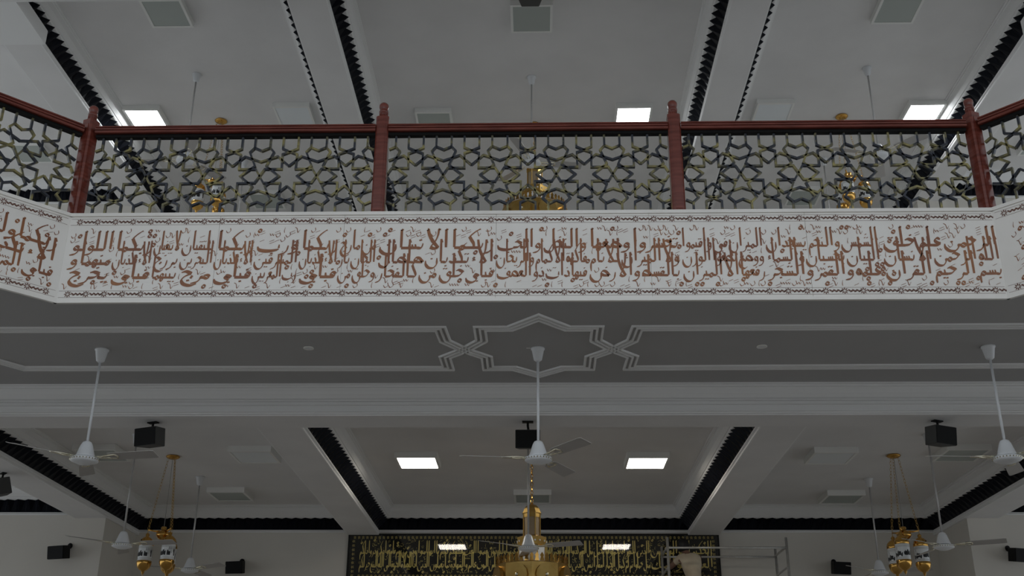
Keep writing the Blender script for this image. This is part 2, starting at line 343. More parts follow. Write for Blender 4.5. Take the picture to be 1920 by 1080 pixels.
def strokes_to_mesh(strokes, fx, fy, mapf, lw):
    """ribbons; fx,fy map skeleton units to plane coordinates, mapf puts them in the world, lw is pen width in plane units"""
    global _lift
    mb = MB()
    for s in strokes:
        _lift = (_lift+1) % 40
        q = catmull(s, 5); P = [(fx(p[0]), fy(p[1]), p[2]) for p in q]; n = len(P); L = []
        for i, p in enumerate(P):
            a = P[max(i-1,0)]; b = P[min(i+1,n-1)]; dx, dy = b[0]-a[0], b[1]-a[1]; l = math.hypot(dx,dy) or 1e-6
            w = lw*p[2]*nib(dx,dy)*.5
            L.append((p[0]-dy/l*w, p[1]+dx/l*w)); L.append((p[0]+dy/l*w, p[1]-dx/l*w))
        mb.add([mapf(v[0],v[1],_lift*4e-5) for v in L], [(2*i,2*i+1,2*i+3,2*i+2) for i in range(n-1)])
    return mb
def layout(words, xr, xl, z0, z1, mapf, parent, matname, lw, name='inscribed_word', tiers=(.155,.41,.665), unit=.0445, marks=True, mk=1.0):
    """two interleaved tiers of words between xr (right) and xl (left); each word becomes one part"""
    H = z1-z0; tot = [0.]*len(tiers); rows = [[] for _ in tiers]
    for w in words:
        st, wd = word_strokes(w); k = min(range(len(tiers)), key=lambda i: tot[i]+i*.1)
        rows[k].append((st, wd)); tot[k] += wd+.5
    occ = set(); cell = H/12
    for k, row in enumerate(rows):
        if not row: continue
        sx = (xr-xl)/max(tot[k], .1)
        uy = unit*H; yb = z0+tiers[k]*H; x = xr
        for st, wd in row:
            fx = lambda a, x=x: x+a*sx
            fy = lambda b: min(max(yb+(b if b < 3 else 3+(b-3)*1.5)*uy, z0), z1)
            strokes_to_mesh(st, fx, fy, mapf, lw*min(1, max(.68, .25+.62*sx/uy))).build(name, matname, parent)
            for s in st:
                for p in catmull(s, 6):
                    for ox in (-.25,.25): occ.add((math.floor((fx(p[0])+ox*cell)/cell), math.floor(fy(p[1])/cell)))
            x -= (wd+.5)*sx
    if marks:
        out = []; i0, i1 = math.floor(xl/cell), math.floor(xr/cell); j0, j1 = math.floor(z0/cell), math.floor(z1/cell)
        for i in range(i0, i1):
            for j in range(j0, j1+1):
                if (i,j) not in occ and random.random() < .55:
                    u = cell*.80; cx = (i+.85)*cell; cy = (j+.5)*cell; r = random.choice(MARKS)
                    out += [[(cx+p[0]*u, cy+p[1]*u, p[2]) for p in s] for s in r]
        if out:
            o = strokes_to_mesh(out, lambda a: a, lambda b: b, mapf, lw*mk).build('vowel_marks', matname, parent); o['kind'] = 'stuff'

# ---------------------------------------------------------------- marble balcony fascia
ZB, ZT = 3.70, 4.572
fas = struct(MB().box(-4.185,4.185,8.988,8.999,ZB+.002,ZT-.02).build('balcony_fascia','marble'), 'white marble balcony front with brown Arabic inscription and flower borders')
cuts = [-4.19,-2.80,-1.66,-.28,1.10,2.50,4.19]
for a, b in zip(cuts, cuts[1:]):
    MB().box(a+.0015,b-.0015,8.978,8.988,ZB+.03,ZT-.02).build('marble_slab','marble',fas)
MB().box(-4.20,4.20,8.965,9.12,ZT-.02,ZT+.012).build('coping','marble',fas)
MB().box(-4.20,4.20,8.968,8.999,ZB-.002,ZB+.03).build('bottom_lip','marble',fas)
front = lambda x, z, o=0: (x, 8.9765-o, z)
def border(parent, xa, xb, z, mapf, pitch=.162, u=.03):
    mb = MB(); n = max(1, round((xb-xa)/pitch)); p = (xb-xa)/n
    def leaf(cx, cz, ang, L, w):
        c, s = math.cos(ang), math.sin(ang); pts = [(0,0),(L*.45,w),(L,0),(L*.45,-w)]
        mb.add([mapf(cx+c*a-s*b, cz+s*a+c*b) for a,b in pts], [(0,1,2,3)])
    for i in range(n):
        cx = xa+(i+.5)*p
        for k in range(8): leaf(cx+.006*math.cos(k*PI/4), z+.006*math.sin(k*PI/4), k*PI/4, u*1.0, .0066)
        for q in range(6):
            dx = .036+q*.018; sg = 1 if q%2 else -1
            leaf(cx+dx-.008, z-sg*.016, sg*.75, .042, .0088)
    for dz in (-.031,.031):
        mb.add([mapf(xa,z+dz-.0013),mapf(xb,z+dz-.0013),mapf(xb,z+dz+.0013),mapf(xa,z+dz+.0013)],[(0,1,2,3)])
    mb.build('flower_border','inlay2',parent)
border(fas,-4.17,4.17,4.497,front); border(fas,-4.17,4.17,3.783,front)
px = lambda u: (u-996.5)/878.5*4.19
SEG = [(1872,1655,'بسم الله الرحمن الرحيم الرحمن علم القرآن خلق الإنسان'),(1652,1440,'علمه البيان الشمس والقمر بحسبان والنجم والشجر يسجدان والسماء'),
 (1437,1283,'رفعها ووضع الميزان ألا تطغوا في الميزان وأقيموا الوزن'),(1280,1110,'بالقسط ولا تخسروا الميزان والأرض وضعها للأنام'),
 (1107,936,'فيها فاكهة والنخل ذات الأكمام والحب ذو العصف والريحان'),(933,712,'فبأي آلاء ربكما تكذبان خلق الإنسان من صلصال كالفخار'),
 (711,640,'وخلق الجان من مارج من نار'),(638,566,'فبأي آلاء ربكما تكذبان'),
 (564,480,'رب المشرقين ورب المغربين'),(478,405,'فبأي آلاء ربكما تكذبان'),(403,340,'مرج البحرين يلتقيان'),(338,288,'بينهما برزخ لا يبغيان'),(286,212,'فبأي آلاء ربكما تكذبان'),(210,128,'يخرج منهما اللؤلؤ و')]
for r, l, t in SEG: layout(t.split(), px(r), px(l), 3.855, 4.402, front, fas, 'inlay', .0265, mk=.7)
# the two canted side faces of the void
for s, nm in ((-1,'left'),(1,'right')):
    L = 2.83; dx, dy = s*math.sqrt(.5), -math.sqrt(.5)          # along the cant, away from the corner
    nx, ny = -s*math.sqrt(.5)*1, -math.sqrt(.5)                 # outward (towards the void)
    cw = lambda a, z, o: (s*4.19+dx*a+nx*o, 9+dy*a+ny*o, z)
    cm = lambda a, z, o=0: cw(a, z, .0235+o)
    def cbox(a0, a1, o0, o1, z0, z1):
        return MB().add([cw(a0,z0,o0),cw(a1,z0,o0),cw(a1,z0,o1),cw(a0,z0,o1),cw(a0,z1,o0),cw(a1,z1,o0),cw(a1,z1,o1),cw(a0,z1,o1)],[(0,1,2,3),(4,5,6,7),(0,1,5,4),(1,2,6,5),(2,3,7,6),(3,0,4,7)])
    cf = struct(cbox(0,L,.001,.012,ZB+.002,ZT-.02).build('balcony_fascia_'+nm,'marble'), 'canted marble balcony front on the %s of the void' % nm)
    for a0, a1 in ((.012,1.4),(1.403,L)): cbox(a0,a1,.012,.022,ZB+.03,ZT-.02).build('marble_slab','marble',cf)
    cbox(0,L,-.12,.035,ZT-.02,ZT+.012).build('coping','marble',cf); cbox(0,L,.001,.032,ZB-.002,ZB+.03).build('bottom_lip','marble',cf)
    border(cf,.03,L,4.497,cm); border(cf,.03,L,3.783,cm)
    if s < 0: 
        cml = lambda x, z, o=0: cm(-x, z, o)
        layout('فبأي آلاء ربكما تكذبان المرجان وله الجوار المنشآت في البحر كالأعلام'.split(), -.09, -1.5, 3.855, 4.402, cml, cf, 'inlay', .0265, mk=.7)
    else:
        layout('كل من عليها فان ويبقى وجه ربك'.split(), 2.2, .16, 3.855, 4.402, cm, cf, 'inlay', .0265, mk=.7)

# ---------------------------------------------------------------- mahogany posts, rails and star lattice
YR = 9.06; RZ0, RZ1 = 5.455, 5.533
def newel(loc, rz, label):
    e = empty('newel_post', loc, label, 'railing post', 'balcony newel posts', rz)
    z = 0; h = 5.62-ZT-.012
    a = .060
    mb = MB(); b = .045
    oct_ = [(a,-b),(a,b),(b,a),(-b,a),(-a,b),(-a,-b),(-b,-a),(b,-a)]
    mb.prism(oct_, 0, h); mb.build('shaft','wood',e)
    mb = MB().box(-.032,.032,-.0665,-.058,.03,h-.07); mb.add([(.032*math.cos(t*PI/8),-.0665,h-.07+.03*math.sin(t*PI/8)) for t in range(9)]+[(.032*math.cos(t*PI/8),-.058,h-.07+.03*math.sin(t*PI/8)) for t in range(9)],[tuple(range(9)),tuple(range(9,18))]+[(i,i+1,i+10,i+9) for i in range(8)])
    mb.build('raised_panel','wood',e)
    f = MB().lathe([(.052,h),(.050,h+.012),(.036,h+.018),(.036,h+.055),(.044,h+.06),(.046,h+.075),(.040,h+.085),(.041,h+.10),(.046,h+.125),(.044,h+.15),(.03,h+.168),(.0,h+.174)],20).build('finial','wood',e,True)
    mb = MB()
    for k in range(12):
        t = k*PI/6; mb.tube([(.038*math.cos(t),.038*math.sin(t),h+.02),(.038*math.cos(t),.038*math.sin(t),h+.055)],.005,5)
    mb.build('fluting','wood',f)
    return e
zp = ZT+.012
posts = [((-6.19+.02,7.06,zp),PI/8,'mahogany newel post at the far left end of the canted railing'),((-4.19,YR+.01,zp),-PI/8,'mahogany newel post at the left corner of the balcony'),
 ((-1.373,YR,zp),0,'mahogany newel post left of the middle lattice span'),((1.386,YR,zp),0,'mahogany newel post right of the middle lattice span'),
 ((4.19,YR+.01,zp),PI/8,'mahogany newel post at the right corner of the balcony'),((6.17,7.06,zp),-PI/8,'mahogany newel post at the far right end of the canted railing')]
for p in posts: newel(*p)
def bar_mesh(pts, w=.019, d=.03):
    P = [Vector(p) for p in pts]; n = len(P); vs = []
    for i in range(n):
        d1 = (P[i]-P[i-1]).normalized() if i else (P[1]-P[0]).normalized()
        d2 = (P[i+1]-P[i]).normalized() if i < n-1 else d1
        n1 = Vector((-d1.y,d1.x)); n2 = Vector((-d2.y,d2.x)); mt = (n1+n2).normalized(); mt = mt/max(.4, mt.dot(n1))
        for s, y in ((-1,-d/2),(1,-d/2),(1,d/2),(-1,d/2)):
            q = P[i]+mt*s*w/2; vs.append((q.x,y,q.y))
    mb = MB().add(vs, [(4*i+k,4*i+(k+1)%4,4*i+4+(k+1)%4,4*i+4+k) for i in range(n-1) for k in range(4)]+[(0,1,2,3),(4*n-4,4*n-3,4*n-2,4*n-1)])
    return mb.mesh('lattice_bar','brass')
ZL0, ZL1 = ZT+.012, RZ0-.03; ZM = (ZL0+ZL1)/2; SZ = (ZL1-ZL0)/690
A_ = [(-67,345),(-67,240),(0,212),(65,190),(62,61),(210,61),(250,0),(288,-58),(438,-61),(438,-190),(500,-212),(567,-240),(567,-345)]
H_ = [(182,345),(182,250),(143,210),(172,148),(200,88),(80,0),(195,-88),(168,-148),(130,-205),(178,-245),(178,-345)]
Z_ = [(0,87),(105,172),(250,125),(395,172),(500,87)]
V_ = [(182,250),(250,222),(318,250)]
def mir(p): return [(500-x,z) for x,z in p]
def flip(p): return [(x,-z) for x,z in p]
def clip(pts, lo, hi):
    out = []; cur = []
    for (x0,z0),(x1,z1) in zip(pts, pts[1:]):
        t0, t1 = 0., 1.
        dx = x1-x0
        if dx == 0:
            if not lo <= x0 <= hi: t1 = -1
        else:
            a, b = (lo-x0)/dx, (hi-x0)/dx
            t0, t1 = max(t0, min(a,b)), min(t1, max(a,b))
        if t1-t0 <= 1e-6:
            if len(cur) > 1: out.append(cur)
            cur = []; continue
        p, q = (x0+dx*t0, z0+(z1-z0)*t0), (x0+dx*t1, z0+(z1-z0)*t1)
        if not cur: cur = [p]
        cur.append(q)
        if t1 < 1:
            out.append(cur); cur = []
    if len(cur) > 1: out.append(cur)
    return out
_cache = {}
def railing(p0, p1, label):
    """span between two points in plan: rail and lattice"""
    a = Vector(p0); b = Vector(p1); d = (b-a); L = d.length; ang = math.atan2(d.y, d.x)
    e = empty('balcony_railing', (a.x,a.y,0), label, 'railing', 'balcony railing spans', ang)
    mb = MB(); half = [(-.060,0),(-.066,.008),(-.066,.021),(-.052,.025),(-.052,.031),(-.064,.035),(-.064,.051),(-.050,.055),(-.050,.060),(-.060,.064),(-.057,RZ1-RZ0)]
    prof = [(y,RZ0+z) for y,z in half]+[(-y,RZ0+z) for y,z in half[::-1]]
    n = len(prof)
    mb.add([(x,y,z) for x in (0,L) for y,z in prof], [(i,(i+1)%n,n+(i+1)%n,n+i) for i in range(n)]+[tuple(range(n)),tuple(range(n,2*n))])
    mb.build('top_rail','wood',e)
    MB().box(0,L,-.03,.03,RZ0-.03,RZ0).build('rail_black_bar','spk',e)  # black bar added to darken the underside of the rail
    P = L/5; su = P/500; key = round(L,3)
    if key not in _cache:
        _cache[key] = []
        for i in range(-1,6):
            for base in (A_, mir(A_), H_, mir(H_), Z_, flip(Z_), V_, flip(V_)):
                pts = [(x+250+500*i, z) for x,z in base]
                for c in clip(pts, 10, 2490):
                    if len(c) > 1 and sum(math.hypot(q[0]-p[0],q[1]-p[1]) for p,q in zip(c,c[1:])) > 30:
                        _cache[key].append(bar_mesh([(x*su, ZM+z*SZ) for x,z in c]))
    for me in _cache[key]: obj('lattice_bar', me, e)
    return e
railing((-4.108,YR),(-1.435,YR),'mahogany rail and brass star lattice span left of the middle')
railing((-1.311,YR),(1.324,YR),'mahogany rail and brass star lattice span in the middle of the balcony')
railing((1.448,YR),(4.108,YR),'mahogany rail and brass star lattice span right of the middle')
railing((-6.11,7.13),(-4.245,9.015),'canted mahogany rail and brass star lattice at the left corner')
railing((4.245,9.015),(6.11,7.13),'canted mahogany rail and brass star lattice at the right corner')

# ---------------------------------------------------------------- ceiling light panels
def panel(x, y, z, kind, label, w=.60, d=.66):
    e = empty('ceiling_light', (x,y,z), label, 'light panel', 'square ceiling light panels')
    h = .085; t = .035
    mb = MB(); mb.box(-w/2,w/2,-d/2,-d/2+t,-h,0).box(-w/2,w/2,d/2-t,d/2,-h,0).box(-w/2,-w/2+t,-d/2+t,d/2-t,-h,0).box(w/2-t,w/2,-d/2+t,d/2-t,-h,0)
    mb.build('frame','frame',e)
    MB().box(-w/2+t,w/2-t,-d/2+t,d/2-t,-h+.006,-.02).build('diffuser',kind,e)
for x, y, k, l in ((-1.62,15.43,'lit','glowing ceiling light panel left of the lower golden chandelier'),(1.63,15.46,'lit','glowing ceiling light panel right of the lower golden chandelier'),
  (-3.88,15.1,'offw','unlit ceiling panel beside the lower left lantern cluster canopy'),(4.17,15.2,'offw','unlit ceiling panel left of the lower right lantern cluster canopy'),
  (-6.0,15.0,'off','unlit ceiling panel behind the front left fan'),(5.92,15.05,'off','unlit ceiling panel behind the front right fan blade'),
  (-4.87,17.62,'off','unlit ceiling panel near the back wall on the lower left'),(4.98,17.85,'off','unlit ceiling panel near the back wall on the lower right'),(0,17.8,'off','unlit ceiling panel behind the lower golden chandelier chain')):
    panel(x,y,CZ,k,l)
for x, y, k, l in ((-5.0,12.42,'off','unlit ceiling panel at the top left of the upper storey'),(.03,12.62,'off','unlit ceiling panel at the top middle behind a black speaker'),(5.03,12.5,'off','unlit ceiling panel at the top right of the upper storey'),
  (-6.17,15.15,'litc','glowing ceiling panel above the left corner newel post'),(-3.77,15.1,'offw','unlit pale ceiling panel above the left railing span'),(-1.55,15.3,'off','unlit ceiling panel above the middle railing span'),
  (1.63,15.2,'litc','glowing ceiling panel above the middle railing span'),(3.83,15.12,'offw','unlit pale ceiling panel above the right railing span'),(6.2,15.18,'litc','glowing ceiling panel above the right corner newel post'),
  (-4.88,18.0,'off','unlit ceiling panel seen low through the left lattice'),(4.95,18.0,'off','unlit ceiling panel seen low through the right lattice'),(-8.5,16.2,'off','unlit ceiling panel seen through the far left canted lattice'),(8.5,16.2,'off','unlit ceiling panel seen through the far right canted lattice')):
    panel(x,y,UC,k,l,.58,.62)
# recessed spotlights in the soffit
for x, l in ((-2.156,'small chrome recessed spotlight in the soffit left of the star moulding'),(2.269,'small chrome recessed spotlight in the soffit right of the star moulding')):
    e = empty('downlight', (x,10.16,SOF), l, 'spotlight', 'soffit spotlights')
    MB().lathe([(.05,0),(.052,-.008),(.036,-.012),(.034,-.002)],20).build('trim_ring','frame',e,True)
    MB().lathe([(.034,-.002),(.02,-.006),(.0,-.008)],16).build('lamp_lens','offw',e,True)

# ---------------------------------------------------------------- ceiling fans
def make_fan(rod):
    e = bpy.data.objects.new('ceiling_fan', None); COL.objects.link(e); e.empty_display_size = .1
    MB().lathe([(.068,0),(.068,-.012),(.06,-.02),(.04,-.12),(.022,-.135),(.0,-.135)],20).build('canopy','fan',e,True)
    MB().tube([(0,0,-.13),(0,0,-rod+.16)],.0125,10).build('down_rod','fan' if rod < 1.2 else 'rod',e,True)
    MB().lathe([(.02,-rod+.17),(.04,-rod+.16),(.055,-rod+.13),(.085,-rod+.035),(.09,-rod+.03),(.09,-rod+.015)],24).build('motor_bell','fan',e,True)
    MB().lathe([(.088,-rod+.018),(.088,-rod+.004),(.12,-rod-.005),(.122,-rod-.02)],24).build('motor_band','spk',e,True)
    b = MB().lathe([(.128,-rod+.004),(.132,-rod-.008),(.125,-rod-.026),(.1,-rod-.036),(.06,-rod-.052),(0,-rod-.056)],28).build('hub_cap','fan',e,True)
    mb = MB()
    for k in range(28):
        t = k*2*PI/28; c = (.131*math.cos(t),.131*math.sin(t),-rod-.012); r = .009
        mb.add([(c[0]+r*x,c[1]+r*y,c[2]+r*z) for x,y,z in ((1,0,0),(-1,0,0),(0,1,0),(0,-1,0),(0,0,1),(0,0,-1))],[(0,2,4),(2,1,4),(1,3,4),(3,0,4),(2,0,5),(1,2,5),(3,1,5),(0,3,5)])
    mb.build('bead_rim','chrome',b)
    zz = -rod+.012
    for k in range(3):
        t = k*2*PI/3; c, s = math.cos(t), math.sin(t)
        def loc(r, w, z): return (c*r-s*w, s*r+c*w, zz+z)
        r0, r1 = .26, .74; vs = []
        for r, hw in ((r0,.055),(r0+.04,.062),(r1-.03,.072),(r1,.060)):
            tl = .016
            for w, dz in ((-hw,tl),(hw,-tl)):
                vs.append(loc(r,w,dz)); vs.append(loc(r,w,dz-.005))
        fs = []
        for i in range(3):
            q = 4*i; fs += [(q,q+4,q+6,q+2),(q+1,q+3,q+7,q+5),(q,q+1,q+5,q+4),(q+2,q+6,q+7,q+3)]
        fs += [(0,2,3,1),(12,13,15,14)]
        bl = MB().add(vs,fs).build('blade','blade',e)
        br = MB()
        for w0, w1 in ((-.03,-.035),(.03,.035)): br.tube([loc(.10,w0*.5,-.004),loc(.2,w0,-.006),loc(.33,w1,.004 if w1 < 0 else -.012)],.008,6)
        br.tube([loc(.33,-.035,.004),loc(.345,0,-.004),loc(.33,.035,-.012)],.008,6)
        br.build('blade_bracket','chrome',bl,True)
    return e
fan_protos = {}
def fan(x, y, zc, rod, ang, label):
    key = round(rod,2)
    if key not in fan_protos: fan_protos[key] = o = make_fan(rod)
    else: o = dup(fan_protos[key])
    o.location = (x,y,zc); o.rotation_euler = (0,0,math.radians(ang)); tag(o, label, 'ceiling fan', 'white three-blade ceiling fans'); return o
fan(-4.21,10.19,SOF,1.10,-11,'white ceiling fan under the soffit at the left')
fan(.092,10.2,SOF,1.10,-55,'white ceiling fan under the star moulding in the middle')
fan(4.457,10.19,SOF,1.10,-178,'white ceiling fan under the soffit at the right edge')
fan(-5.24,14.2,CZ,1.45,-12,'white ceiling fan hanging beside the lower left lantern cluster')
fan(-.04,14.4,CZ,1.45,-24,'white ceiling fan hanging in front of the lower golden chandelier')
fan(5.21,14.25,CZ,1.45,-25,'white ceiling fan hanging beside the lower right lantern cluster')
fan(-5.08,16.6,CZ,1.39,-35,'small far ceiling fan right of the lower left lantern cluster')
fan(5.12,16.75,CZ,1.39,-20,'small far ceiling fan left of the lower right lantern cluster')
fan(-5.04,14.01,UC,1.48,-63,'upper storey ceiling fan seen through the left lattice')
fan(.02,14.16,UC,1.48,10,'upper storey ceiling fan above the upper golden chandelier')
fan(5.02,14.0,UC,1.48,-47,'upper storey ceiling fan seen through the right lattice')
fan(-4.97,16.66,UC,1.48,20,'farther upper ceiling fan behind the left lattice')
fan(5.01,16.71,UC,1.48,20,'farther upper ceiling fan behind the right lattice')

# ---------------------------------------------------------------- speakers
def speaker(name, loc, rz, tilt, label, w=.30, h=.20, d=.20, wall=False, drop=.10):
    e = empty(name, loc, label, 'speaker', 'black speakers', rz)
    if wall:   # bracket on a wall at +y, box in front
        MB().tube([(0,0,.12),(0,-.03,.12),(0,-.07,.06),(0,-.12,.02)],.012,8).build('bracket','spk',e)
        MB().lathe([(.045,.0),(.045,.012)],14).build('wall_plate','spk',e,loc=(0,-.012,.11)).rotation_euler = (PI/2,0,0)
        by, bz = -.12-d/2, -.02
    else:
        MB().box(-.06,.06,-.03,.03,-.012,0).build('ceiling_plate','spk',e)
        MB().tube([(0,0,-.01),(0,0,-.05),(.01,-.02,-drop-.02)],.013,8).build('bracket','spk',e)
        by, bz = 0, -drop-h/2
    mb = MB(); k = .74
    mb.add([(-w/2,-d/2,-h/2),(w/2,-d/2,-h/2),(w/2*k,d/2,-h/2),(-w/2*k,d/2,-h/2),(-w/2,-d/2,h/2),(w/2,-d/2,h/2),(w/2*k,d/2,h/2),(-w/2*k,d/2,h/2)],[(0,3,2,1),(4,5,6,7),(0,1,5,4),(1,2,6,5),(2,3,7,6),(3,0,4,7)])
    c = mb.build('cabinet','spkside' if not wall else 'spk',e); c.location = (0,by,bz); c.rotation_euler = (tilt,0,0)
    m = c.modifiers.new('bevel','BEVEL'); m.width = .008; m.segments = 2
    MB().box(-w/2+.006,w/2-.006,-d/2-.008,-d/2,-h/2+.006,h/2-.006).build('grille','spk',c)
    return e
CB = 3.38
speaker('ceiling_speaker',(-4.13,11.65,CB),math.radians(-22),math.radians(8),'black speaker hanging from the cross beam at the left',.29,.20,.2,drop=.07)
speaker('ceiling_speaker',(-.02,11.65,CB),0,math.radians(12),'black speaker hanging from the cross beam in the middle',.27,.2,.2,drop=.10)
speaker('ceiling_speaker',(4.40,11.65,CB),math.radians(26),math.radians(8),'black speaker hanging from the cross beam at the right',.29,.2,.2,drop=.07)
speaker('ceiling_speaker',(-7.05,14.4,BZ),math.radians(-50),math.radians(18),'black speaker under the beam at the left picture edge',.30,.22,.2,drop=.08)
speaker('ceiling_speaker',(.02,11.25,8.93),0,math.radians(10),'black speaker at the top middle of the upper storey',.30,.22,.2,drop=.06)
for x, y, z, rz, l in ((-7.25,YB,2.93,-18,'black wall speaker on the left wall pier'),(-4.9,YW,2.93,-10,'black wall speaker on the back wall left of the gold-lettered panel'),(5.0,YW,2.93,12,'black wall speaker on the back wall right of the scaffold'),(7.3,YB,2.90,20,'black wall speaker on the right wall pier')):
    speaker('wall_speaker',(x,y,z),math.radians(rz),math.radians(10),l,.30,.2,.2,wall=True)

# ---------------------------------------------------------------- lantern clusters
def chain(mb, p0, p1, link=.055, r=.0026):
    p0, p1 = Vector(p0), Vector(p1); d = p1-p0; n = max(2,int(d.length/(link*.78))); d.normalize()
    a = d.cross(Vector((.3,.9,.1))).normalized(); b = d.cross(a)
    for i in range(n):
        c = p0+(p1-p0)*((i+.5)/n); w = a if i%2 else b
        ring = [c+d*(link*.5*math.cos(t*PI/4))+w*(link*.26*math.sin(t*PI/4)) for t in range(9)]
        mb.tube(ring, r, 4)
def lantern_cluster(loc, rz, drop, label):
    e = empty('lantern_cluster', loc, label, 'hanging lantern', 'three-lamp gold lantern clusters', rz)
    MB().lathe([(.03,0),(.09,-.003),(.10,-.015),(.085,-.03),(.05,-.045),(.0,-.05)],24).build('canopy','gold',e,True)
    zh = -drop                                     # hub height
    hub = MB().lathe([(.0,.10),(.03,.095),(.042,.075),(.03,.055),(.045,.045),(.085,.01),(.1,-.01),(.095,-.035),(.06,-.075),(.03,-.09),(.02,-.11),(0,-.12)],24,(0,0,zh)).build('hub','gold',e,True)
    MB().tube([(0,0,-.05),(0,0,zh+.1)],.0035,6).build('cable','wire',e)
    for k in range(3):
        t = k*2*PI/3+PI/2; c, s = math.cos(t), math.sin(t); R = .205
        mb = MB().tube([(c*.05,s*.05,zh+.03),(c*.13,s*.13,zh+.03),(c*R,s*R,zh+.045)],[.016,.012,.010],8); mb.build('arm','gold',e,True)
        mb = MB(); chain(mb,(c*.06,s*.06,-.04),(c*R,s*R,zh+.05)); mb.build('chain','goldd',e)
        l = bpy.data.objects.new('lamp', None)
        z0 = zh-.02
        lamp = MB().lathe([(0,z0+.02),(.02,z0+.01),(.028,z0-.01),(.02,z0-.03),(.05,z0-.045),(.085,z0-.08),(.098,z0-.12),(.1,z0-.15),(.097,z0-.155)],24,(c*R,s*R,0)).build('lamp_dome','gold',e,True)
        MB().tube([(c*R,s*R,zh+.05),(c*R,s*R,z0+.01)],.005,6).build('lamp_hook','goldd',lamp)
        MB().lathe([(.092,z0-.15),(.094,z0-.16),(.094,z0-.36),(.09,z0-.37)],28,(c*R,s*R,0)).build('glass_shade','milk',lamp,True)
        st = []; x = 0
        for w in 'لا اله الا الله محمد رسول الله'.split():
            ss, wd = word_strokes(w); st += [[(p[0]+x,p[1],p[2]) for p in q] for q in ss]; x -= wd+1.2
        per = -x; kk = 2*PI/per; cx, cy = c*R, s*R
        mapc = lambda a, z, o=0: (cx+(.0952+o)*math.cos(a), cy+(.0952+o)*math.sin(a), z)
        mb = strokes_to_mesh(st, lambda a: PI/2+kk*a*1.0, lambda b: z0-.282+b*.0105, mapc, .05)
        mb.build('lettering','ink',lamp)
        for zz in (z0-.175,z0-.19,z0-.33,z0-.345): MB().lathe([(.0945,zz),(.0955,zz-.001),(.0955,zz-.003),(.0945,zz-.004)],28,(cx,cy,0)).build('shade_ring','wire',lamp)
        MB().lathe([(.096,z0-.36),(.102,z0-.375),(.1,z0-.40),(.085,z0-.45),(.05,z0-.485),(.022,z0-.495),(.02,z0-.52),(.008,z0-.54),(0,z0-.56)],24,(cx,cy,0)).build('lamp_bowl','gold',lamp,True)
    return e
lantern_cluster((-5.11,15.33,CZ),-.26,1.10,'three gold lanterns with white glass hanging at the lower left')
lantern_cluster((5.08,15.32,CZ),.52,1.10,'three gold lanterns with white glass hanging at the lower right')
lantern_cluster((-5.02,15.32,UC),-.32,1.13,'three gold lanterns seen through the left lattice')
lantern_cluster((4.98,15.34,UC),.52,1.13,'three gold lanterns seen through the right lattice')

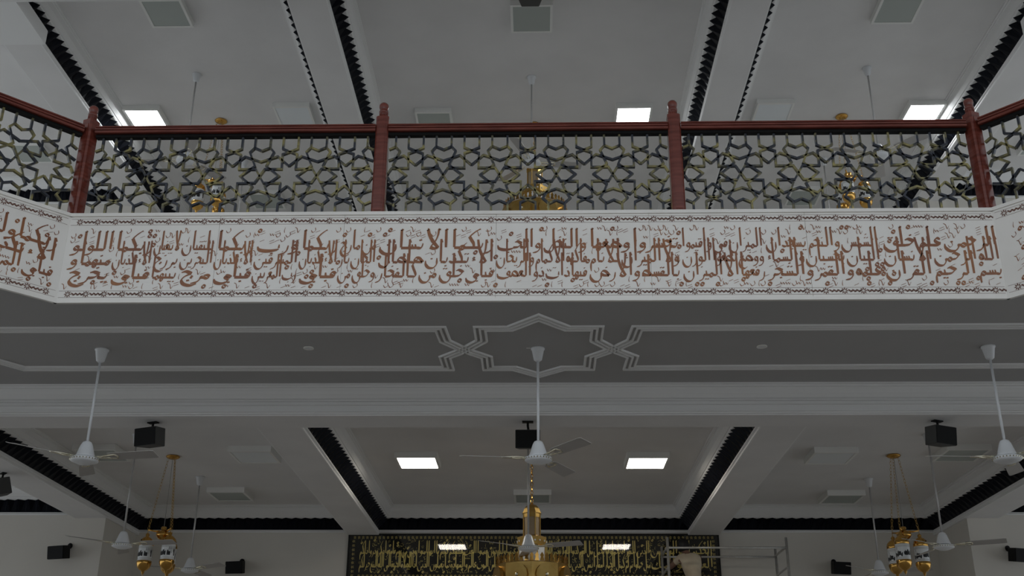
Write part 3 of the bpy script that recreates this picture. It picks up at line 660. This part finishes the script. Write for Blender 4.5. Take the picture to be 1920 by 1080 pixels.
# ---------------------------------------------------------------- golden octagonal chandeliers
def chandelier(loc, label, ztop):
    """ztop = dome top below the mount"""
    e = empty('chandelier', loc, label, 'chandelier', 'golden octagonal chandeliers')
    a0 = PI/8; N = 8
    MB().lathe([(.03,0),(.08,-.004),(.085,-.02),(.03,-.05),(0,-.055)],20).build('canopy','gold',e,True)
    mb = MB(); chain(mb,(0,0,-.05),(0,0,-ztop+.02),.07,.006); mb.build('chain','gold',e)
    z = -ztop
    MB().lathe([(0,z+.03),(.012,z+.02),(.03,z),(.075,z-.02),(.11,z-.06),(.13,z-.115),(.142,z-.12),(.142,z-.13)],N,a0=a0).build('dome','goldd',e)
    n = MB().lathe([(.118,z-.13),(.118,z-.45)],N,a0=a0).build('neck','amber',e)
    mb = MB()
    for k in range(N):
        t = a0+k*2*PI/N; mb.tube([(.124*math.cos(t),.124*math.sin(t),z-.13),(.124*math.cos(t),.124*math.sin(t),z-.45)],.010,6)
        t2 = t+PI/N; w = .036
        mb.add([( .116*math.cos(t2)+q*w*-math.sin(t2), .116*math.sin(t2)+q*w*math.cos(t2), zz) for zz in (z-.19,z-.13) for q in (-1,1)], [(0,1,3,2)])
    mb.build('neck_frame','goldd',n)
    b = MB().lathe([(.13,z-.44),(.215,z-.47),(.215,z-.58),(.205,z-.59)],N,a0=a0).build('collar','goldd',e)
    mb = MB()
    for k in range(N):
        t = a0+PI/N+k*2*PI/N; ap = .2*math.cos(PI/N)+.012
        for q in (-.045,.045):
            c = (ap*math.cos(t)-q*math.sin(t), ap*math.sin(t)+q*math.cos(t), z-.525)
            mb.lathe([(0,.014),(.011,.009),(.014,0),(.011,-.009),(0,-.014)],8,c)
    mb.build('collar_bulbs','milk',b,True)
    q = MB().lathe([(.195,z-.59),(.195,z-.83)],N,a0=a0).build('lantern_glass','offw',e)
    mb = MB()
    for k in range(N):
        t = a0+k*2*PI/N; mb.tube([(.2*math.cos(t),.2*math.sin(t),z-.585),(.2*math.cos(t),.2*math.sin(t),z-.83)],.009,6)
    mb.build('lantern_frame','goldd',q)
    # crown gallery and drum
    dr = MB().lathe([(.2,z-.83),(.485,z-.85),(.495,z-.86),(.495,z-1.12),(.44,z-1.16),(.25,z-1.22),(.05,z-1.25),(0,z-1.26)],16).build('drum','goldd',e)
    mb = MB()
    for k in range(44):
        t = k*2*PI/44; r = .488
        c, s = math.cos(t), math.sin(t)
        def P(w, h, o=0): return ((r+o)*c-w*s, (r+o)*s+w*c, z-.85+h)
        mb.add([P(-.03,0),P(.03,0),P(.018,.05),P(.026,.075),P(0,.115),P(-.026,.075),P(-.018,.05)]+[P(-.03,0,.008),P(.03,0,.008),P(.018,.05,.008),P(.026,.075,.008),P(0,.115,.008),P(-.026,.075,.008),P(-.018,.05,.008)],
            [tuple(range(7)),tuple(range(7,14))]+[(i,(i+1)%7,7+(i+1)%7,7+i) for i in range(7)])
    mb.build('crown_gallery','gold',dr)
    for k in range(8):
        t = k*PI/4+PI/8; c, s = math.cos(t), math.sin(t); mb = MB(); n = 14
        pts = [(.15*math.cos(a*2*PI/n), .15*math.sin(a*2*PI/n)) for a in range(n)]
        mb.add([((.50+o)*c-w*s, (.50+o)*s+w*c, z-1.03+h) for o in (-.03,.022) for w,h in pts],[tuple(range(n)),tuple(range(n,2*n))]+[(i,(i+1)%n,n+(i+1)%n,n+i) for i in range(n)])
        pl = mb.build('round_plate','goldd',dr)
        MB().lathe([(0,.025),(.02,.018),(.028,0),(.02,-.018),(0,-.025)],10,((.525)*c,(.525)*s,z-1.03)).build('plate_boss','chrome',pl,True)
    return e
chandelier((0,15.5,CZ),'golden octagonal chandelier in front of the gold-lettered panel',.66)
chandelier((.06,15.5,UC),'golden octagonal chandelier seen through the middle lattice',.74)

# ---------------------------------------------------------------- framed gold-lettered cloth on the back wall
e = empty('calligraphy_panel',(0,YW,0),'large black cloth panel with gold Arabic calligraphy behind glass','wall hanging')
PZ0, PZ1 = 1.2, 3.49
MB().box(-3.11,3.11,-.03,0,PZ0,PZ1).build('cloth','cloth',e)
flat = lambda x, z, o=0: (x, -.0315-o, z)
ROW1 = [(3.0,1.95,'العزيز الحكيم وهو الله الملك القدوس'),(1.95,1.0,'مثل الذين حملوا التوراة ثم لم يحملوها كمثل الحمار يحمل أسفارا'),(1.0,.1,'بئس مثل القوم الذين كذبوا بآيات الله والله لا يهدي القوم الظالمين'),
 (.1,-.95,'قل يا أيها الذين هادوا إن زعمتم أنكم أولياء لله من دون الناس فتمنوا الموت'),(-.95,-1.95,'عالم الغيب والشهادة فينبئكم بما كنتم تعملون يا أيها الذين آمنوا'),(-1.95,-2.93,'إذا نودي للصلاة من يوم الجمعة فاسعوا إلى ذكر الله وذروا البيع ذلكم خير لكم')]
for r, l, t in ROW1: layout(t.split(), r, l, 2.86, 3.385, flat, e, 'thread', .028, tiers=(.17,.60), unit=.052, mk=.6)
def scroll(mb, p0, p1, pitch=.07, u=.03):
    a, b = Vector(p0), Vector(p1); n = int((b-a).length/pitch); d = (b-a).normalized(); nn = Vector((-d.y,d.x))
    for i in range(n):
        c = a+(b-a)*((i+.5)/n)
        for an in (.6,1.6,2.6,-.8,-2.2):
            v = d*math.cos(an)+nn*math.sin(an); w = Vector((-v.y,v.x))
            q = [c+v*.004, c+v*u*.5+w*.006, c+v*u, c+v*u*.5-w*.006]
            mb.add([flat(p.x,p.y) for p in q],[(0,1,2,3)])
mb = MB(); scroll(mb,(-3.05,3.435),(3.05,3.435)); scroll(mb,(-3.03,PZ0),(-3.03,3.41)); scroll(mb,(3.03,PZ0),(3.03,3.41)); scroll(mb,(-2.95,2.80),(2.95,2.80)); scroll(mb,(-2.95,2.76),(2.95,2.76))
mb.build('scroll_border','thread',e)
mb = MB(); mb.box(-3.125,-3.10,-.045,0,PZ0-.02,PZ1+.01).box(3.10,3.125,-.045,0,PZ0-.02,PZ1+.01).box(-3.10,3.10,-.045,0,PZ1-.012,PZ1+.01).box(-3.10,3.10,-.045,0,PZ0-.02,PZ0)
mb.build('frame','cloth',e)
MB().box(-3.10,3.10,-.041,-.038,PZ0,PZ1-.012).build('glass_pane','glass',e)

# ---------------------------------------------------------------- scaffold tower and the person on it
sc = empty('scaffold_tower',(3.05,18.05,FLOOR),'steel tube scaffold tower in front of the gold-lettered panel','scaffold')
X0, X1, Y0, Y1, ZT2 = -.93, .93, -.43, .43, 3.22-FLOOR
for x in (X0,X1):
    for y in (Y0,Y1): MB().tube([(x,y,0),(x,y,ZT2)],.021,10).build('post','steel',sc,True)
for z in (ZT2-.16,ZT2-1.1): 
    for y in (Y0,Y1): MB().tube([(X0,y,z),(X1,y,z)],.017,8).build('guard_rail','steel',sc,True)
    for x in (X0,X1): MB().tube([(x,Y0,z+.02),(x,Y1,z+.02)],.017,8).build('end_rail','steel',sc,True)
for x in (X0,X1):
    for z in (ZT2-.45,ZT2-.8,ZT2-2.4,ZT2-3.4): MB().tube([(x,Y0,z),(x,Y1,z)],.015,8).build('rung','steel',sc,True)
for y in (Y0,Y1): MB().tube([(X0,y,.3),(X1,y,2.6)],.015,8).build('brace','steel',sc,True)
PLAT = ZT2-1.66
for k in range(3): MB().box(X0,X1,Y0+.03+k*.27,Y0+.27+k*.27,PLAT-.04,PLAT).build('platform_board','steel',sc)
def skin_obj(name, verts, edges, radii, m, parent, root=0, sub=2):
    me = bpy.data.meshes.new(name); me.from_pydata(verts, edges, []); me.materials.append(M[m])
    o = obj(name, me, parent); o.modifiers.new('skin','SKIN'); o.modifiers['skin'].use_smooth_shade = True
    for i, r in enumerate(radii):
        d = me.skin_vertices[0].data[i]; d.radius = r if isinstance(r, tuple) else (r, r); d.use_root = (i == root)
    s = o.modifiers.new('sub','SUBSURF'); s.levels = sub; s.render_levels = sub
    return o
zf = PLAT+FLOOR
pe = empty('person',(2.60,18.12,zf),'person in a cream shirt with black hair working on the scaffold, seen from behind','person')
# one continuous body: pelvis, spine, neck, head, arms reaching to the panel, legs
bv = [(0,0,.90),(-.02,.02,1.12),(-.06,.06,1.38),(-.10,.10,1.50),(-.13,.12,1.55),(-.15,.14,1.60),(-.155,.15,1.68),
  (-.22,.11,1.44),(-.36,.24,1.32),(-.34,.44,1.34),(-.33,.52,1.37),(.07,.13,1.44),(.10,.28,1.25),(.05,.46,1.32),(.04,.53,1.36),
  (-.10,0,.84),(-.12,-.01,.47),(-.13,.02,.09),(-.13,-.12,.03),(.10,0,.84),(.12,-.01,.47),(.13,.02,.09),(.13,-.12,.03)]
be = [(0,1),(1,2),(2,3),(3,4),(4,5),(5,6),(2,7),(7,8),(8,9),(9,10),(2,11),(11,12),(12,13),(13,14),(0,15),(15,16),(16,17),(17,18),(0,19),(19,20),(20,21),(21,22)]
br = [(.15,.11),(.14,.10),(.15,.10),(.06,.06),(.055,.055),(.075,.09),(.06,.075),(.055,.055),(.045,.045),(.034,.034),(.03,.02),(.055,.055),(.045,.045),(.034,.034),(.03,.02),(.085,.085),(.06,.06),(.045,.045),(.04,.03),(.085,.085),(.06,.06),(.045,.045),(.04,.03)]
bd = skin_obj('body', bv, be, br, 'skin', pe)
shv = [(.01,0,.78),(0,0,.92),(-.02,.02,1.12),(-.06,.06,1.39),(-.09,.09,1.49),(-.215,.11,1.445),(-.31,.20,1.36),(.065,.13,1.445),(.095,.26,1.29)]
skin_obj('shirt', shv, [(0,1),(1,2),(2,3),(3,4),(3,5),(5,6),(3,7),(7,8)], [(.18,.13),(.175,.13),(.165,.12),(.155,.12),(.075,.075),(.066,.066),(.056,.056),(.068,.068),(.058,.058)], 'shirt', pe)
skin_obj('trousers', [(0,0,.86),(-.10,0,.82),(-.12,-.01,.47),(-.13,.02,.10),(.10,0,.82),(.12,-.01,.47),(.13,.02,.10)], [(0,1),(1,2),(2,3),(0,4),(4,5),(5,6)], [(.16,.12),(.10,.10),(.075,.075),(.06,.06),(.10,.10),(.075,.075),(.06,.06)], 'trouser', pe)
hr = MB().lathe([(0,.115),(.05,.105),(.085,.07),(.1,.02),(.098,-.04),(.085,-.085),(.06,-.10)],18,(-.152,.135,1.645)).build('hair','hair',pe,True)
for sx in (-1,1):
    MB().lathe([(0,.03),(.012,.02),(.016,0),(.010,-.02),(0,-.03)],8,(-.152+sx*.098,.15,1.62)).build('ear','skin',pe,True)
for hx, hy, hz in ((-.33,.53,1.375),(.04,.54,1.365)):      # hands flat against the panel: palm and five fingers
    h = bpy.data.objects.new('hand', None)
    mb = MB().tube([(hx,hy-.02,hz-.02),(hx,hy+.02,hz+.02),(hx,hy+.035,hz+.06)],[.026,.036,.032],8)
    for i, (o, l) in enumerate(((-.027,.055),(-.009,.068),(.009,.064),(.026,.05))): mb.tube([(hx+o,hy+.035,hz+.055),(hx+o*1.15,hy+.042,hz+.06+l*.5),(hx+o*1.2,hy+.036,hz+.06+l)],[.009,.0085,.007],6)
    s = 1 if hx < -.1 else -1
    mb.tube([(hx+s*.025,hy+.02,hz+.01),(hx+s*.048,hy+.03,hz+.035),(hx+s*.055,hy+.033,hz+.06)],[.011,.0095,.008],6)
    mb.build('hand','skin',pe,True)
